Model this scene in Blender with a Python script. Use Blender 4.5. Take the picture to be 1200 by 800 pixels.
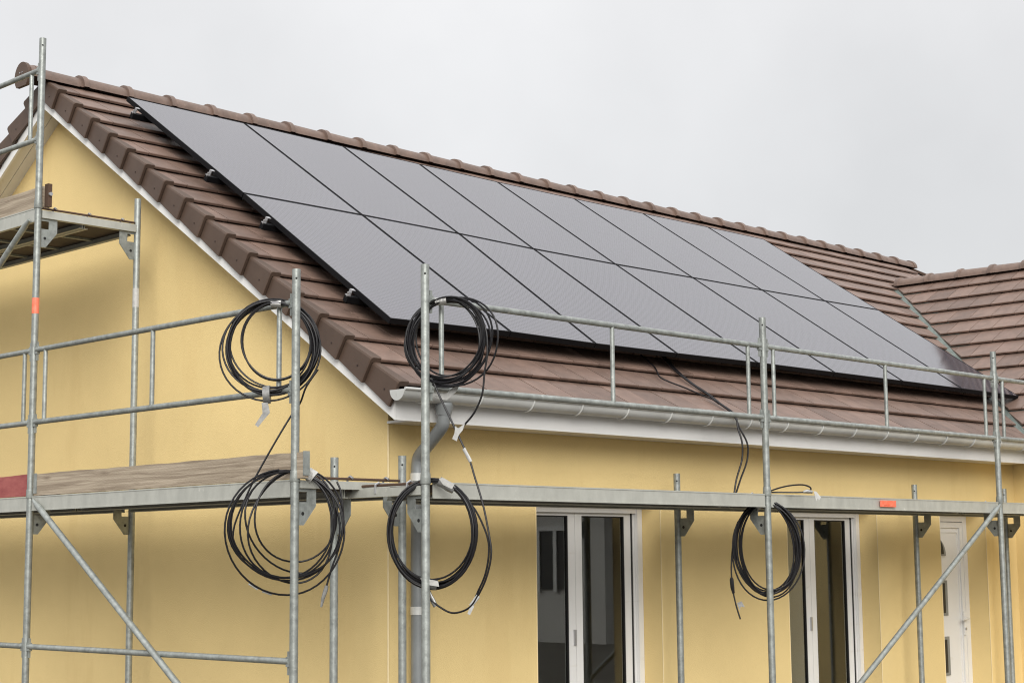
import bpy, bmesh, math, random
from mathutils import Vector, Matrix
random.seed(7)
R = math.radians
scene = bpy.context.scene
for o in list(bpy.data.objects): bpy.data.objects.remove(o)
COL = scene.collection

# ------------------------------------------------------------------ camera
cam = bpy.data.cameras.new('camera'); camo = bpy.data.objects.new('camera', cam); COL.objects.link(camo)
cam.sensor_width = 36.0; cam.lens = 58.98; cam.clip_start = 0.05; cam.clip_end = 3000
pan, pit, rol = R(45.31), R(7.42), R(-0.54)
fw = Vector((math.sin(pan)*math.cos(pit), math.cos(pan)*math.cos(pit), math.sin(pit)))
rt0 = Vector((math.cos(pan), -math.sin(pan), 0)); up0 = rt0.cross(fw)
rt = rt0*math.cos(rol) + up0*math.sin(rol); up = up0*math.cos(rol) - rt0*math.sin(rol)
camo.matrix_world = Matrix(((rt.x, up.x, -fw.x, -6.942), (rt.y, up.y, -fw.y, -7.970), (rt.z, up.z, -fw.z, 1.531), (0, 0, 0, 1)))
scene.camera = camo

# ------------------------------------------------------------------ sky: even overcast, a little brighter overhead
SUN_EL, SUN_AZ = R(29), R(220)          # azimuth clockwise from +Y
w = bpy.data.worlds.new('World'); scene.world = w; w.use_nodes = True
nt = w.node_tree; nt.nodes.clear()
def N(t, **k):
    n = nt.nodes.new(t)
    for a, b in k.items(): setattr(n, a, b)
    return n
L = lambda a, b: nt.links.new(a, b)
tc = N('ShaderNodeTexCoord'); sep = N('ShaderNodeSeparateXYZ'); L(tc.outputs['Generated'], sep.inputs[0])
mr = N('ShaderNodeMapRange'); mr.inputs['From Min'].default_value = 0; mr.inputs['From Max'].default_value = 1
mr.inputs['To Min'].default_value = 0.338; mr.inputs['To Max'].default_value = .78
zz = N('ShaderNodeMath', operation='POWER'); zz.use_clamp = True; L(sep.outputs['Z'], zz.inputs[0]); zz.inputs[1].default_value = 2.0
L(zz.outputs[0], mr.inputs['Value'])
noi = N('ShaderNodeTexNoise'); noi.inputs['Scale'].default_value = 3.4; noi.inputs['Detail'].default_value = 5; noi.inputs['Roughness'].default_value = .5
L(tc.outputs['Generated'], noi.inputs['Vector'])
nm = N('ShaderNodeMapRange'); nm.inputs['From Min'].default_value = .3; nm.inputs['From Max'].default_value = .7
nm.inputs['To Min'].default_value = .86; nm.inputs['To Max'].default_value = 1.06; L(noi.outputs['Fac'], nm.inputs['Value'])
mul = N('ShaderNodeMath', operation='MULTIPLY'); L(mr.outputs[0], mul.inputs[0]); L(nm.outputs[0], mul.inputs[1])
cloud = N('ShaderNodeMix', data_type='RGBA', blend_type='MULTIPLY'); cloud.inputs[0].default_value = 1
cloud.inputs[6].default_value = (1.0, .99, 0.985, 1); L(mul.outputs[0], cloud.inputs[7])
sky = N('ShaderNodeTexSky', sky_type='NISHITA'); sky.sun_disc = False; sky.sun_elevation = SUN_EL; sky.sun_rotation = SUN_AZ
sk = N('ShaderNodeMix', data_type='RGBA', blend_type='MULTIPLY'); sk.inputs[0].default_value = 1
L(sky.outputs[0], sk.inputs[6]); sk.inputs[7].default_value = (.1, .1, .1, 1)
mx = N('ShaderNodeMix', data_type='RGBA'); mx.inputs[0].default_value = .05
L(cloud.outputs[2], mx.inputs[6]); L(sk.outputs[2], mx.inputs[7])
bg = N('ShaderNodeBackground'); bg.inputs['Strength'].default_value = 1.0; L(mx.outputs[2], bg.inputs['Color'])
wo = N('ShaderNodeOutputWorld'); L(bg.outputs[0], wo.inputs['Surface'])
sl = bpy.data.lights.new('sun', 'SUN'); so = bpy.data.objects.new('sun', sl); COL.objects.link(so)
sl.energy = 1.5; sl.angle = R(42); sl.color = (1, .97, .92)
sd = Vector((math.sin(SUN_AZ)*math.cos(SUN_EL), math.cos(SUN_AZ)*math.cos(SUN_EL), math.sin(SUN_EL)))
so.rotation_euler = sd.to_track_quat('Z', 'Y').to_euler()
scene.view_settings.view_transform = 'Standard'; scene.view_settings.look = 'None'
scene.view_settings.exposure = 1.22; scene.view_settings.gamma = 1; scene.view_settings.use_curve_mapping = False
scene.render.engine = 'CYCLES'
scene.cycles.filter_width = 1.1

# ------------------------------------------------------------------ materials
MATS = {}
def mat(name, col, rough=.6, metal=0., var=0., vscale=4., stretch=(1, 1, 1), col2=None, bump=0., bscale=60., spec=.5, island=0., ior=None, detail=5.):
    m = bpy.data.materials.new(name); m.use_nodes = True; MATS[name] = m
    t = m.node_tree; b = t.nodes['Principled BSDF']
    b.inputs['Roughness'].default_value = rough; b.inputs['Metallic'].default_value = metal
    b.inputs['Specular IOR Level'].default_value = spec
    if ior: b.inputs['IOR'].default_value = ior
    c = tuple(col) + (1,)
    b.inputs['Base Color'].default_value = c
    out = None
    if var or col2 or bump:
        g = t.nodes.new('ShaderNodeNewGeometry'); mp = t.nodes.new('ShaderNodeMapping')
        mp.inputs['Scale'].default_value = stretch; t.links.new(g.outputs['Position'], mp.inputs['Vector'])
    if var or col2:
        n = t.nodes.new('ShaderNodeTexNoise'); n.inputs['Scale'].default_value = vscale; n.inputs['Detail'].default_value = detail
        n.inputs['Roughness'].default_value = .6
        t.links.new(mp.outputs[0], n.inputs['Vector'])
        cr = t.nodes.new('ShaderNodeMapRange'); cr.inputs['From Min'].default_value = .3; cr.inputs['From Max'].default_value = .7
        t.links.new(n.outputs['Fac'], cr.inputs['Value'])
        mixn = t.nodes.new('ShaderNodeMix'); mixn.data_type = 'RGBA'
        c2 = tuple(col2) + (1,) if col2 else tuple(v*(1+var) for v in col) + (1,)
        c1 = c if col2 else tuple(v*(1-var) for v in col) + (1,)
        mixn.inputs[6].default_value = c1; mixn.inputs[7].default_value = c2
        t.links.new(cr.outputs[0], mixn.inputs[0]); out = mixn.outputs[2]
    if island:
        oi = t.nodes.new('ShaderNodeObjectInfo'); gg = t.nodes.new('ShaderNodeNewGeometry')
        ad = t.nodes.new('ShaderNodeMath'); ad.operation = 'ADD'
        t.links.new(oi.outputs['Random'], ad.inputs[0]); t.links.new(gg.outputs['Random Per Island'], ad.inputs[1])
        fr = t.nodes.new('ShaderNodeMath'); fr.operation = 'FRACT'; t.links.new(ad.outputs[0], fr.inputs[0])
        r2 = t.nodes.new('ShaderNodeMapRange'); r2.inputs['To Min'].default_value = 1-island; r2.inputs['To Max'].default_value = 1+island
        t.links.new(fr.outputs[0], r2.inputs['Value'])
        m2 = t.nodes.new('ShaderNodeMix'); m2.data_type = 'RGBA'; m2.blend_type = 'MULTIPLY'; m2.inputs[0].default_value = 1
        if out: t.links.new(out, m2.inputs[6])
        else: m2.inputs[6].default_value = c
        t.links.new(r2.outputs[0], m2.inputs[7]); out = m2.outputs[2]
    if out: t.links.new(out, b.inputs['Base Color'])
    if bump:
        nb = t.nodes.new('ShaderNodeTexNoise'); nb.inputs['Scale'].default_value = bscale; nb.inputs['Detail'].default_value = 3
        t.links.new(mp.outputs[0], nb.inputs['Vector'])
        bp = t.nodes.new('ShaderNodeBump'); bp.inputs['Strength'].default_value = bump; bp.inputs['Distance'].default_value = .01
        t.links.new(nb.outputs['Fac'], bp.inputs['Height']); t.links.new(bp.outputs[0], b.inputs['Normal'])
    return m
mat('render', (.735, .567, .27), .9, var=.045, vscale=1.1, bump=.3, bscale=150, spec=.2)
mat('bead', (.76, .62, .36), .8)
mat('white_pvc', (.74, .74, .73), .35, var=.03, vscale=3)
mat('soffit_board', (.70, .69, .66), .5, var=.05, vscale=3)
mat('zinc', (.57, .58, .565), .45, .2, var=.10, vscale=5)
mat('valley_zinc', (.15, .18, .165), .55, .3, var=.25, vscale=14)
mat('pipe', (.23, .245, .25), .4, .2, var=.12, vscale=6)
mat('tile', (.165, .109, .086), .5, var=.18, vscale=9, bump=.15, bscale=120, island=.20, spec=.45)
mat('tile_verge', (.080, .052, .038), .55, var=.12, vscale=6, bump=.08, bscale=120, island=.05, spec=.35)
mat('tile_dark', (.03, .018, .014), .7)
mat('ridge', (.140, .094, .074), .5, var=.22, vscale=12, bump=.1, bscale=90, island=.10)
mat('frame_black', (.004, .004, .005), .65, spec=.15)
mat('alu', (.45, .45, .46), .35, .8)
mat('galv', (.295, .315, .30), .46, .5, var=.26, vscale=24, bump=.12, bscale=70, island=.10)
mat('galv_beam', (.44, .445, .405), .5, .35, var=.10, vscale=14, stretch=(1, 1, .5), bump=.05, bscale=50)
mat('dark_hole', (.008, .008, .008), .8)
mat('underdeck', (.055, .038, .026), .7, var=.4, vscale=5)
mat('wood', (.26, .205, .165), .8, col2=(.40, .335, .285), vscale=7, stretch=(3, 1.2, 9), bump=.3, bscale=30)
mat('red_board', (.22, .045, .045), .7, col2=(.34, .10, .09), vscale=8, stretch=(2, 1, 3))
mat('orange', (.80, .12, .05), .5, col2=(.75, .22, .14), vscale=30)
mat('pale_print', (.75, .62, .58), .6)
mat('cable', (.007, .0065, .008), .42, spec=.35)
mat('tape', (.42, .42, .405), .45, var=.15, vscale=40)
mat('duct_tape', (.22, .22, .215), .35, .3, var=.3, vscale=40)
mat('print', (.25, .25, .26), .6)
mat('gasket', (.012, .012, .013), .5)
mat('ground', (.075, .065, .05), .95, col2=(.13, .12, .10), vscale=.6, bump=.5, bscale=8)
mat('interior', (.30, .28, .25), .9)
mat('curtain', (.42, .40, .36), .9)
mat('house_white', (.62, .61, .58), .9, var=.05, vscale=1)
mat('slate', (.11, .10, .10), .6, var=.2, vscale=3)
mat('rust', (.10, .06, .04), .6, .5)
def wood(name, dark, light):
    m = MATS[name]; t = m.node_tree; b = t.nodes['Principled BSDF']
    g = t.nodes.new('ShaderNodeNewGeometry')
    def noise(scale, st, det, dist=0):
        mp = t.nodes.new('ShaderNodeMapping'); mp.inputs['Scale'].default_value = st; t.links.new(g.outputs['Position'], mp.inputs['Vector'])
        n = t.nodes.new('ShaderNodeTexNoise'); n.inputs['Scale'].default_value = scale; n.inputs['Detail'].default_value = det; n.inputs['Distortion'].default_value = dist
        t.links.new(mp.outputs[0], n.inputs['Vector']); return n.outputs['Fac']
    gr = noise(1, (1, 1.6, 60), 7, .9)
    mpv = t.nodes.new('ShaderNodeMapping'); mpv.inputs['Scale'].default_value = (0, 2.6, 11); t.links.new(g.outputs['Position'], mpv.inputs['Vector'])
    v = t.nodes.new('ShaderNodeTexVoronoi'); v.inputs['Scale'].default_value = 1; t.links.new(mpv.outputs[0], v.inputs['Vector'])
    kn = t.nodes.new('ShaderNodeMapRange'); kn.inputs['From Min'].default_value = .04; kn.inputs['From Max'].default_value = .20; t.links.new(v.outputs['Distance'], kn.inputs['Value'])
    r = t.nodes.new('ShaderNodeMapRange'); r.inputs['From Min'].default_value = .32; r.inputs['From Max'].default_value = .66; t.links.new(gr, r.inputs['Value'])
    mu = t.nodes.new('ShaderNodeMath'); mu.operation = 'MULTIPLY'; t.links.new(r.outputs[0], mu.inputs[0]); t.links.new(kn.outputs[0], mu.inputs[1])
    mx_ = t.nodes.new('ShaderNodeMix'); mx_.data_type = 'RGBA'; mx_.inputs[6].default_value = dark + (1,); mx_.inputs[7].default_value = light + (1,)
    t.links.new(mu.outputs[0], mx_.inputs[0]); t.links.new(mx_.outputs[2], b.inputs['Base Color'])
wood('wood', (.20, .155, .11), (.40, .335, .255))
def splashes(name, scale, thr, col, amount=1., st=(1, 1, 1)):
    t = MATS[name].node_tree; b = t.nodes['Principled BSDF']; src = b.inputs['Base Color'].links[0].from_socket
    g = t.nodes.new('ShaderNodeNewGeometry'); mp = t.nodes.new('ShaderNodeMapping'); mp.inputs['Scale'].default_value = st
    t.links.new(g.outputs['Position'], mp.inputs['Vector'])
    n = t.nodes.new('ShaderNodeTexNoise'); n.inputs['Scale'].default_value = scale; n.inputs['Detail'].default_value = 6; n.inputs['Roughness'].default_value = .65
    t.links.new(mp.outputs[0], n.inputs['Vector'])
    r = t.nodes.new('ShaderNodeMapRange'); r.inputs['From Min'].default_value = thr; r.inputs['From Max'].default_value = thr+.07; r.inputs['To Max'].default_value = amount
    t.links.new(n.outputs['Fac'], r.inputs['Value'])
    m = t.nodes.new('ShaderNodeMix'); m.data_type = 'RGBA'; t.links.new(r.outputs[0], m.inputs[0]); t.links.new(src, m.inputs[6]); m.inputs[7].default_value = col + (1,)
    t.links.new(m.outputs[2], b.inputs['Base Color'])
splashes('galv', 26, .66, (.62, .61, .56), .8); splashes('galv', 34, .68, (.15, .10, .07), .75)
splashes('galv_beam', 18, .66, (.66, .65, .60), .7, (1, 1, .6)); splashes('galv_beam', 30, .69, (.20, .16, .12), .7)
splashes('render', 1.7, .56, (.66, .49, .225), .35, (1, 1, .22)); splashes('render', 30, .76, (.50, .38, .20), .6)
splashes('tile', 22, .66, (.30, .24, .205), .55); splashes('tile', 7, .62, (.115, .082, .066), .45)
splashes('ridge', 24, .64, (.26, .20, .165), .5)
splashes('zinc', 16, .64, (.44, .44, .42), .6, (.4, 1, 1)); splashes('white_pvc', 8, .62, (.66, .65, .61), .5, (.5, .5, 2))
def glass():
    m = bpy.data.materials.new('glass'); m.use_nodes = True; MATS['glass'] = m
    b = m.node_tree.nodes['Principled BSDF']
    b.inputs['Base Color'].default_value = (.80, .84, .82, 1); b.inputs['Roughness'].default_value = .0
    b.inputs['Transmission Weight'].default_value = 1; b.inputs['IOR'].default_value = 1.5
glass()
def pv():
    """black cells under textured glass: fine wires printed across, thin cell gaps"""
    m = bpy.data.materials.new('pv_glass'); m.use_nodes = True; MATS['pv_glass'] = m
    t = m.node_tree; b = t.nodes['Principled BSDF']
    at = t.nodes.new('ShaderNodeUVMap'); sp = t.nodes.new('ShaderNodeSeparateXYZ'); t.links.new(at.outputs[0], sp.inputs[0])
    def line(src, pitch, width):
        d = t.nodes.new('ShaderNodeMath'); d.operation = 'DIVIDE'; t.links.new(src, d.inputs[0]); d.inputs[1].default_value = pitch
        f = t.nodes.new('ShaderNodeMath'); f.operation = 'FRACT'; t.links.new(d.outputs[0], f.inputs[0])
        l = t.nodes.new('ShaderNodeMath'); l.operation = 'LESS_THAN'; t.links.new(f.outputs[0], l.inputs[0]); l.inputs[1].default_value = width/pitch
        return l.outputs[0]
    a = line(sp.outputs['Y'], .0262, .0095); c = line(sp.outputs['X'], .0262, .006)
    mxm = t.nodes.new('ShaderNodeMath'); mxm.operation = 'MAXIMUM'; t.links.new(a, mxm.inputs[0]); t.links.new(c, mxm.inputs[1])
    mix = t.nodes.new('ShaderNodeMix'); mix.data_type = 'RGBA'; t.links.new(mxm.outputs[0], mix.inputs[0])
    mix.inputs[6].default_value = (.012, .012, .016, 1); mix.inputs[7].default_value = (.095, .092, .115, 1)
    t.links.new(mix.outputs[2], b.inputs['Base Color'])
    g = t.nodes.new('ShaderNodeNewGeometry'); n = t.nodes.new('ShaderNodeTexNoise'); n.inputs['Scale'].default_value = 1.2; n.inputs['Detail'].default_value = 3
    t.links.new(g.outputs['Position'], n.inputs['Vector'])
    r = t.nodes.new('ShaderNodeMapRange'); r.inputs['To Min'].default_value = .05; r.inputs['To Max'].default_value = .10
    t.links.new(n.outputs['Fac'], r.inputs['Value']); t.links.new(r.outputs[0], b.inputs['Roughness'])
    b.inputs['IOR'].default_value = 2.15; b.inputs['Specular Tint'].default_value = (.975, .965, 1.0, 1); b.inputs['Specular IOR Level'].default_value = .5
pv()

# ------------------------------------------------------------------ mesh helpers
WLOC = {}
class MB:
    def __init__(s): s.v = []; s.f = []; s.uv = {}; s.mi = []
    def add(s, vs, fs, mi=0):
        o = len(s.v); s.v += [tuple(v) for v in vs]; s.f += [tuple(i+o for i in f) for f in fs]; s.mi += [mi]*len(fs); return s
    def box(s, lo, hi, mi=0):
        x0, y0, z0 = lo; x1, y1, z1 = hi
        return s.add([(x0,y0,z0),(x1,y0,z0),(x1,y1,z0),(x0,y1,z0),(x0,y0,z1),(x1,y0,z1),(x1,y1,z1),(x0,y1,z1)],
            [(0,3,2,1),(4,5,6,7),(0,1,5,4),(1,2,6,5),(2,3,7,6),(3,0,4,7)], mi)
    def prism(s, poly, d, mi=0):
        """poly: 3-D loop; d: extrusion vector"""
        n = len(poly); d = Vector(d); a = [Vector(p) for p in poly]; b = [p+d for p in a]
        nrm = Vector((0,0,0))
        for i in range(n): nrm += a[i].cross(a[(i+1) % n])
        fs = [tuple(range(n)), tuple(range(2*n-1, n-1, -1))] + [(i, i+n, (i+1) % n+n, (i+1) % n) for i in range(n)]
        if nrm.dot(d) > 0: fs = [tuple(reversed(f)) for f in fs]
        return s.add(a+b, fs, mi)
    def tube(s, pts, r, n=10, caps=True, mi=0):
        pts = [Vector(p) for p in pts]; m = len(pts)
        rs = r if isinstance(r, (list, tuple)) else [r]*m
        t0 = (pts[1]-pts[0]).normalized(); ref = Vector((0,0,1)) if abs(t0.z) < .9 else Vector((1,0,0))
        u = (ref - t0*ref.dot(t0)).normalized(); vs = []
        for i in range(m):
            t = (pts[min(i+1, m-1)] - pts[max(i-1, 0)]).normalized()
            u = (u - t*u.dot(t)).normalized(); v = t.cross(u)
            for k in range(n):
                a = 2*math.pi*k/n; vs.append(pts[i] + (u*math.cos(a) + v*math.sin(a))*rs[i])
        fs = [(i*n+k, i*n+(k+1) % n, (i+1)*n+(k+1) % n, (i+1)*n+k) for i in range(m-1) for k in range(n)]
        if caps: fs += [tuple(range(n-1, -1, -1)), tuple(range((m-1)*n, m*n))]
        return s.add(vs, fs, mi)
    def mesh(s, name, mats, smooth=False, off=(0,0,0)):
        me = bpy.data.meshes.new(name); off = Vector(off)
        me.from_pydata([Vector(v)-off for v in s.v], [], s.f)
        for m in (mats if isinstance(mats, (list, tuple)) else [mats]): me.materials.append(MATS[m])
        me.polygons.foreach_set('material_index', s.mi)
        if smooth:
            me.polygons.foreach_set('use_smooth', [True]*len(me.polygons))
            try: me.set_sharp_from_angle(angle=R(40))
            except Exception: pass
        me.update(); return me
    def build(s, name, mats, parent=None, smooth=False, **kw):
        off = WLOC.get(parent.name, Vector((0,0,0))) if parent else Vector((0,0,0))
        return link(name, s.mesh(name, mats, smooth, off), parent, **kw)
def link(name, me, parent=None, label=None, cat=None, group=None, kind=None, mw=None):
    o = bpy.data.objects.new(name, me); COL.objects.link(o)
    if parent:
        o.parent = parent
        WLOC[o.name] = WLOC.get(parent.name, Vector((0,0,0)))
        if mw is not None: o.matrix_basis = Matrix.Translation(-WLOC[o.name]) @ mw
    elif mw is not None: o.matrix_basis = mw
    if label: o['label'] = label
    if cat: o['category'] = cat
    if group: o['group'] = group
    if kind: o['kind'] = kind
    return o
def thing(name, label, cat, loc=(0,0,0), group=None):
    o = link(name, None, None, label, cat, group); o.location = loc; o.empty_display_size = .2
    WLOC[o.name] = Vector(loc); return o
def smooth_path(pts, k=8):
    P = [Vector(p) for p in pts]; P = [P[0]*2-P[1]] + P + [P[-1]*2-P[-2]]; out = []
    for i in range(1, len(P)-2):
        a, b, c, d = P[i-1:i+3]
        for j in range(k):
            t = j/k; out.append(.5*((2*b) + (c-a)*t + (2*a-5*b+4*c-d)*t*t + (3*b-a-3*c+d)*t**3))
    out.append(P[-2]); return out

# ------------------------------------------------------------------ ground
GZ = -0.25
g = MB().add([(-600,-600,GZ),(600,-600,GZ),(600,600,GZ),(-600,600,GZ)], [(0,1,2,3)]).build('ground', 'ground', kind='structure')

# ------------------------------------------------------------------ house
house = thing('house', 'yellow rendered house with brown tiled gable roof behind the scaffolds', 'house', (0, 0, GZ))
PITCH = R(33.13); CP, SP = math.cos(PITCH), math.sin(PITCH); TP = math.tan(PITCH)
YT, ZT = -0.3775, 2.6086            # front edge of the lowest course
YR = 3.989; ZR = ZT + (YR-YT)*TP    # ridge line of the tile planes
SR = (YR-YT)/CP
XV = -0.225; XE = 12.85             # verges
PW = R(34.6); CW, SN, TPW = math.cos(PW), math.sin(PW), math.tan(PW)
XW0 = 7.64; XWR = 10.93; ZWR = ZT + (XWR-XW0)*TPW      # wing slope: tile edge and ridge
WINGY = -3.6
def rp(x, s, off=0):                # a point on the front slope
    return Vector((x, YT + s*CP - off*SP, ZT + s*SP + off*CP))
def rpb(x, s, off=0):               # the same on the back slope
    v = rp(x, s, off); return Vector((v.x, 2*YR - v.y, v.z))
def wp(y, s, off=0):                # a point on the wing slope that faces the gable end
    return Vector((XW0 + s*CW - off*SN, y, ZT + s*SN + off*CW))
T = .28
# gable wall: one pentagon, its top under the verge
def zroof(y, off): return ZT + off/CP + (min(y, 2*YR-y)-YT)*TP
MB().prism([(0,0,GZ),(0,2*YR,GZ),(0,2*YR,zroof(2*YR,-.215)),(0,YR,zroof(YR,-.215)),(0,0,zroof(0,-.215))], (T,0,0)).build('gable_wall', 'render', house)
# front wall with its three openings, as a grid of solid and open cells
OPEN = [(1.33, 2.65), (4.23, 5.545), (6.57, 7.39)]; HEAD = 1.965
xs = [T, 1.33, 2.65, 4.23, 5.545, 6.57, 7.39, 7.96]; zs = [GZ, -.12, HEAD, 2.46]
solid = lambda i, j: 0 <= i < len(xs)-1 and 0 <= j < len(zs)-1 and not (i in (1, 3, 5) and j == 1)
mb = MB()
for i in range(len(xs)-1):
    for j in range(len(zs)-1):
        if not solid(i, j): continue
        x0, x1, z0, z1 = xs[i], xs[i+1], zs[j], zs[j+1]
        mb.add([(x0,0,z0),(x1,0,z0),(x1,0,z1),(x0,0,z1)], [(0,1,2,3)]); mb.add([(x0,T,z0),(x1,T,z0),(x1,T,z1),(x0,T,z1)], [(3,2,1,0)])
        if not solid(i-1, j): mb.add([(x0,0,z0),(x0,T,z0),(x0,T,z1),(x0,0,z1)], [(3,2,1,0)])
        if not solid(i+1, j): mb.add([(x1,0,z0),(x1,T,z0),(x1,T,z1),(x1,0,z1)], [(0,1,2,3)])
        if not solid(i, j-1): mb.add([(x0,0,z0),(x1,0,z0),(x1,T,z0),(x0,T,z0)], [(3,2,1,0)])
        if not solid(i, j+1): mb.add([(x0,0,z1),(x1,0,z1),(x1,T,z1),(x0,T,z1)], [(0,1,2,3)])
mb.build('front_wall', 'render', house)
MB().tube([(-.001,-.001,GZ),(-.001,-.001,2.385)], .006, 8).build('corner_bead', 'bead', house, True)
for x in (1.33, 2.65, 4.23, 5.545, 6.57, 7.39):
    MB().tube([(x,0,-.12),(x,0,HEAD)], .004, 6).build('corner_bead', 'bead', house, True)
MB().prism([(XE-.25,0,GZ),(XE-.25,2*YR,GZ),(XE-.25,2*YR,zroof(2*YR,-.2)),(XE-.25,YR,zroof(YR,-.2)),(XE-.25,0,zroof(0,-.2))], (-T,0,0)).build('gable_wall', 'render', house, label='far gable wall, hidden behind the wing')
MB().box((T,2*YR-T,GZ),(XE-.25-T,2*YR,2.46)).build('back_wall', 'render', house)
# wing walls
MB().box((7.96,WINGY+.3,GZ),(7.96+T,T,2.46)).build('wing_wall', 'render', house)
MB().prism([(7.96+T,WINGY+.3,GZ),(13.79,WINGY+.3,GZ),(13.79,WINGY+.3,2.46),(XWR,WINGY+.3,ZWR-.25),(7.96+T,WINGY+.3,2.62)], (0,T,0)).build('wing_gable_wall', 'render', house)
MB().box((13.79,WINGY+.3,GZ),(14.07,2*YR,2.46)).build('wing_wall', 'render', house)
# inside: floor, partition, so that the rooms behind the panes are closed and dim
MB().box((T,T,-.16),(12.3,2*YR-T,-.1)).build('inside_floor', 'interior', house)
MB().box((T,3.2,-.1),(12.3,3.3,2.5)).build('partition_wall', 'interior', house)
MB().box((T,T,2.47),(12.3,3.2,2.52)).build('inside_ceiling', 'interior', house)

# ---- windows and door
def rect_ring(x0, x1, z0, z1, w, y0, y1):
    m = MB(); m.box((x0,y0,z0),(x0+w,y1,z1)); m.box((x1-w,y0,z0),(x1,y1,z1)); m.box((x0+w,y0,z1-w),(x1-w,y1,z1)); m.box((x0+w,y0,z0),(x1-w,y1,z0+w)); return m
def window(x0, x1):
    zb, zt = -.12, HEAD-.002; ya = .205
    wdw = rect_ring(x0, x1, zb, zt, .05, ya, .27).build('window', 'white_pvc', house)
    MB().box((x0+.056,ya-.022,1.866),(x1-.056,ya-.004,1.918)).box((x0+.056,ya-.016,1.920),(x1-.056,ya-.004,HEAD-.001)).build('shutter_end_slat', 'white_pvc', wdw)
    MB().box((x1-.055,ya-.03,zb),(x1-.003,ya-.002,HEAD)).build('shutter_guide', 'white_pvc', wdw)
    MB().box((x0+.003,ya-.03,zb),(x0+.055,ya-.002,HEAD)).build('shutter_guide', 'white_pvc', wdw)
    xm = (x0+x1)/2 - .035
    MB().box((x0+.05,ya,zb+.05),(x0+.075,.27,zt-.05)).build('frame_liner', 'white_pvc', wdw); MB().box((x1-.075,ya,zb+.05),(x1-.05,.27,zt-.05)).build('frame_liner', 'white_pvc', wdw)
    for a, b in ((x0+.078, xm-.002), (xm+.002, x1-.088)):
        sh = rect_ring(a, b, zb+.08, zt-.05, .07, ya+.012, .262).build('sash', 'white_pvc', wdw)
        rect_ring(a+.07, b-.07, zb+.15, zt-.12, .009, ya+.016, .25).build('gasket', 'gasket', wdw)
        MB().box((a+.079,ya+.028,zb+.16),(b-.079,ya+.034,zt-.13)).build('pane', 'glass', wdw)
    rect_ring(x0+.075, x1-.075, zb+.075, zt-.043, .012, ya+.006, .24).build('gasket', 'gasket', wdw)
    MB().box((xm-.028,ya-.004,.93),(xm-.012,ya+.012,1.04)).build('latch_plate', 'alu', wdw)
    return wdw
w1 = window(*OPEN[0]); w2 = window(*OPEN[1])
def door(x0, x1):
    zb, zt, ya = -.12, 1.92, .2
    d = rect_ring(x0, x1, zb, zt, .07, ya, .27).build('door', 'white_pvc', house)
    MB().box((x0,ya,zt+.002),(x1,.27,HEAD)).build('transom_panel', 'white_pvc', d)
    a, b = x0+.074, x1-.074
    lf = MB().box((a,ya+.014,zb+.07),(b,.262,zt-.074)).build('leaf', 'white_pvc', d)
    rect_ring(a+.0, b-.0, zb+.08, zt-.078, .05, ya+.002, ya+.012).build('leaf_rim', 'white_pvc', d)
    rect_ring(a+.075, b-.075, zb+.16, zt-.16, .012, ya+.008, ya+.0135).build('moulding', 'white_pvc', d)
    gx0, gx1 = x1-.62, x1-.385
    def lite(poly):
        c = Vector((sum(p[0] for p in poly)/len(poly), 0, sum(p[1] for p in poly)/len(poly)))
        m = MB().prism([(x, ya+.013, z) for x, z in poly], (0,-.012,0)).build('glazing_rim', 'pipe', d)
        MB().prism([(c.x+(x-c.x)*.62, ya+.0005, c.z+(z-c.z)*.85) for x, z in poly], (0,-.002,0)).build('pane', 'gasket', d)
    lite([(gx0,1.535),(gx1,1.535)] + [(gx0+(gx1-gx0)*math.cos(t*math.pi/16), 1.535+.19*math.sin(t*math.pi/16)) for t in range(1, 9)])
    lite([(gx0,.99),(gx1,.99),(gx1,1.31),(gx0,1.31)]); lite([(gx0,.45),(gx1,.45),(gx1,.80),(gx0,.80)])
    hx = b-.035
    MB().box((hx-.018,ya-.012,.80),(hx+.018,ya-.0005,1.02)).build('lock_plate', 'white_pvc', d)
    MB().tube([(hx,ya-.012,.955),(hx,ya-.05,.955),(hx-.01,ya-.055,.955),(hx-.11,ya-.055,.95)], .010, 8).build('handle', 'white_pvc', d, True)
    MB().tube([(hx,ya-.02,.86),(hx,ya-.011,.86)], .012, 10).build('lock_cylinder', 'alu', d, True)
    return d
dr = door(*OPEN[2])
MB().box((5.0,.55,-.1),(5.35,.57,2.2)).build('curtain', 'curtain', house)

# ---- eaves: soffit, fascia, gutter with brackets, downpipe
MB().box((-.012,-.262,2.39),(XW0+.10,-.001,2.405)).build('soffit', 'soffit_board', house)
fa = MB().box((XV+.044,-.287,2.385),(XW0+.07,-.264,2.555)).build('fascia', 'white_pvc', house)
GR, GY, GTZ = .067, -.366, 2.562
def gutter(x0, x1):
    m = MB(); n = 14
    prof = [(GY - GR*math.cos(math.pi*k/n), GTZ - GR*math.sin(math.pi*k/n)) for k in range(n+1)]
    inn = [(GY - (GR-.004)*math.cos(math.pi*k/n), GTZ - (GR-.004)*math.sin(math.pi*k/n)) for k in range(n+1)]
    loop = prof + inn[::-1]
    m.prism([(x0, y, z) for y, z in loop], (x1-x0, 0, 0))
    return m
gt = gutter(XV-.02, XW0+.09).build('gutter', 'zinc', house, True)
MB().tube([(XV-.02,GY-GR-.004,GTZ+.002),(XW0-.085,GY-GR-.004,GTZ+.002)], .010, 10).build('gutter_bead', 'zinc', gt, True)
MB().prism([(XV-.018, GY-GR*math.cos(math.pi*k/12), GTZ-GR*math.sin(math.pi*k/12)) for k in range(13)], (-.006,0,0)).build('stop_end', 'zinc', gt)
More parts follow.
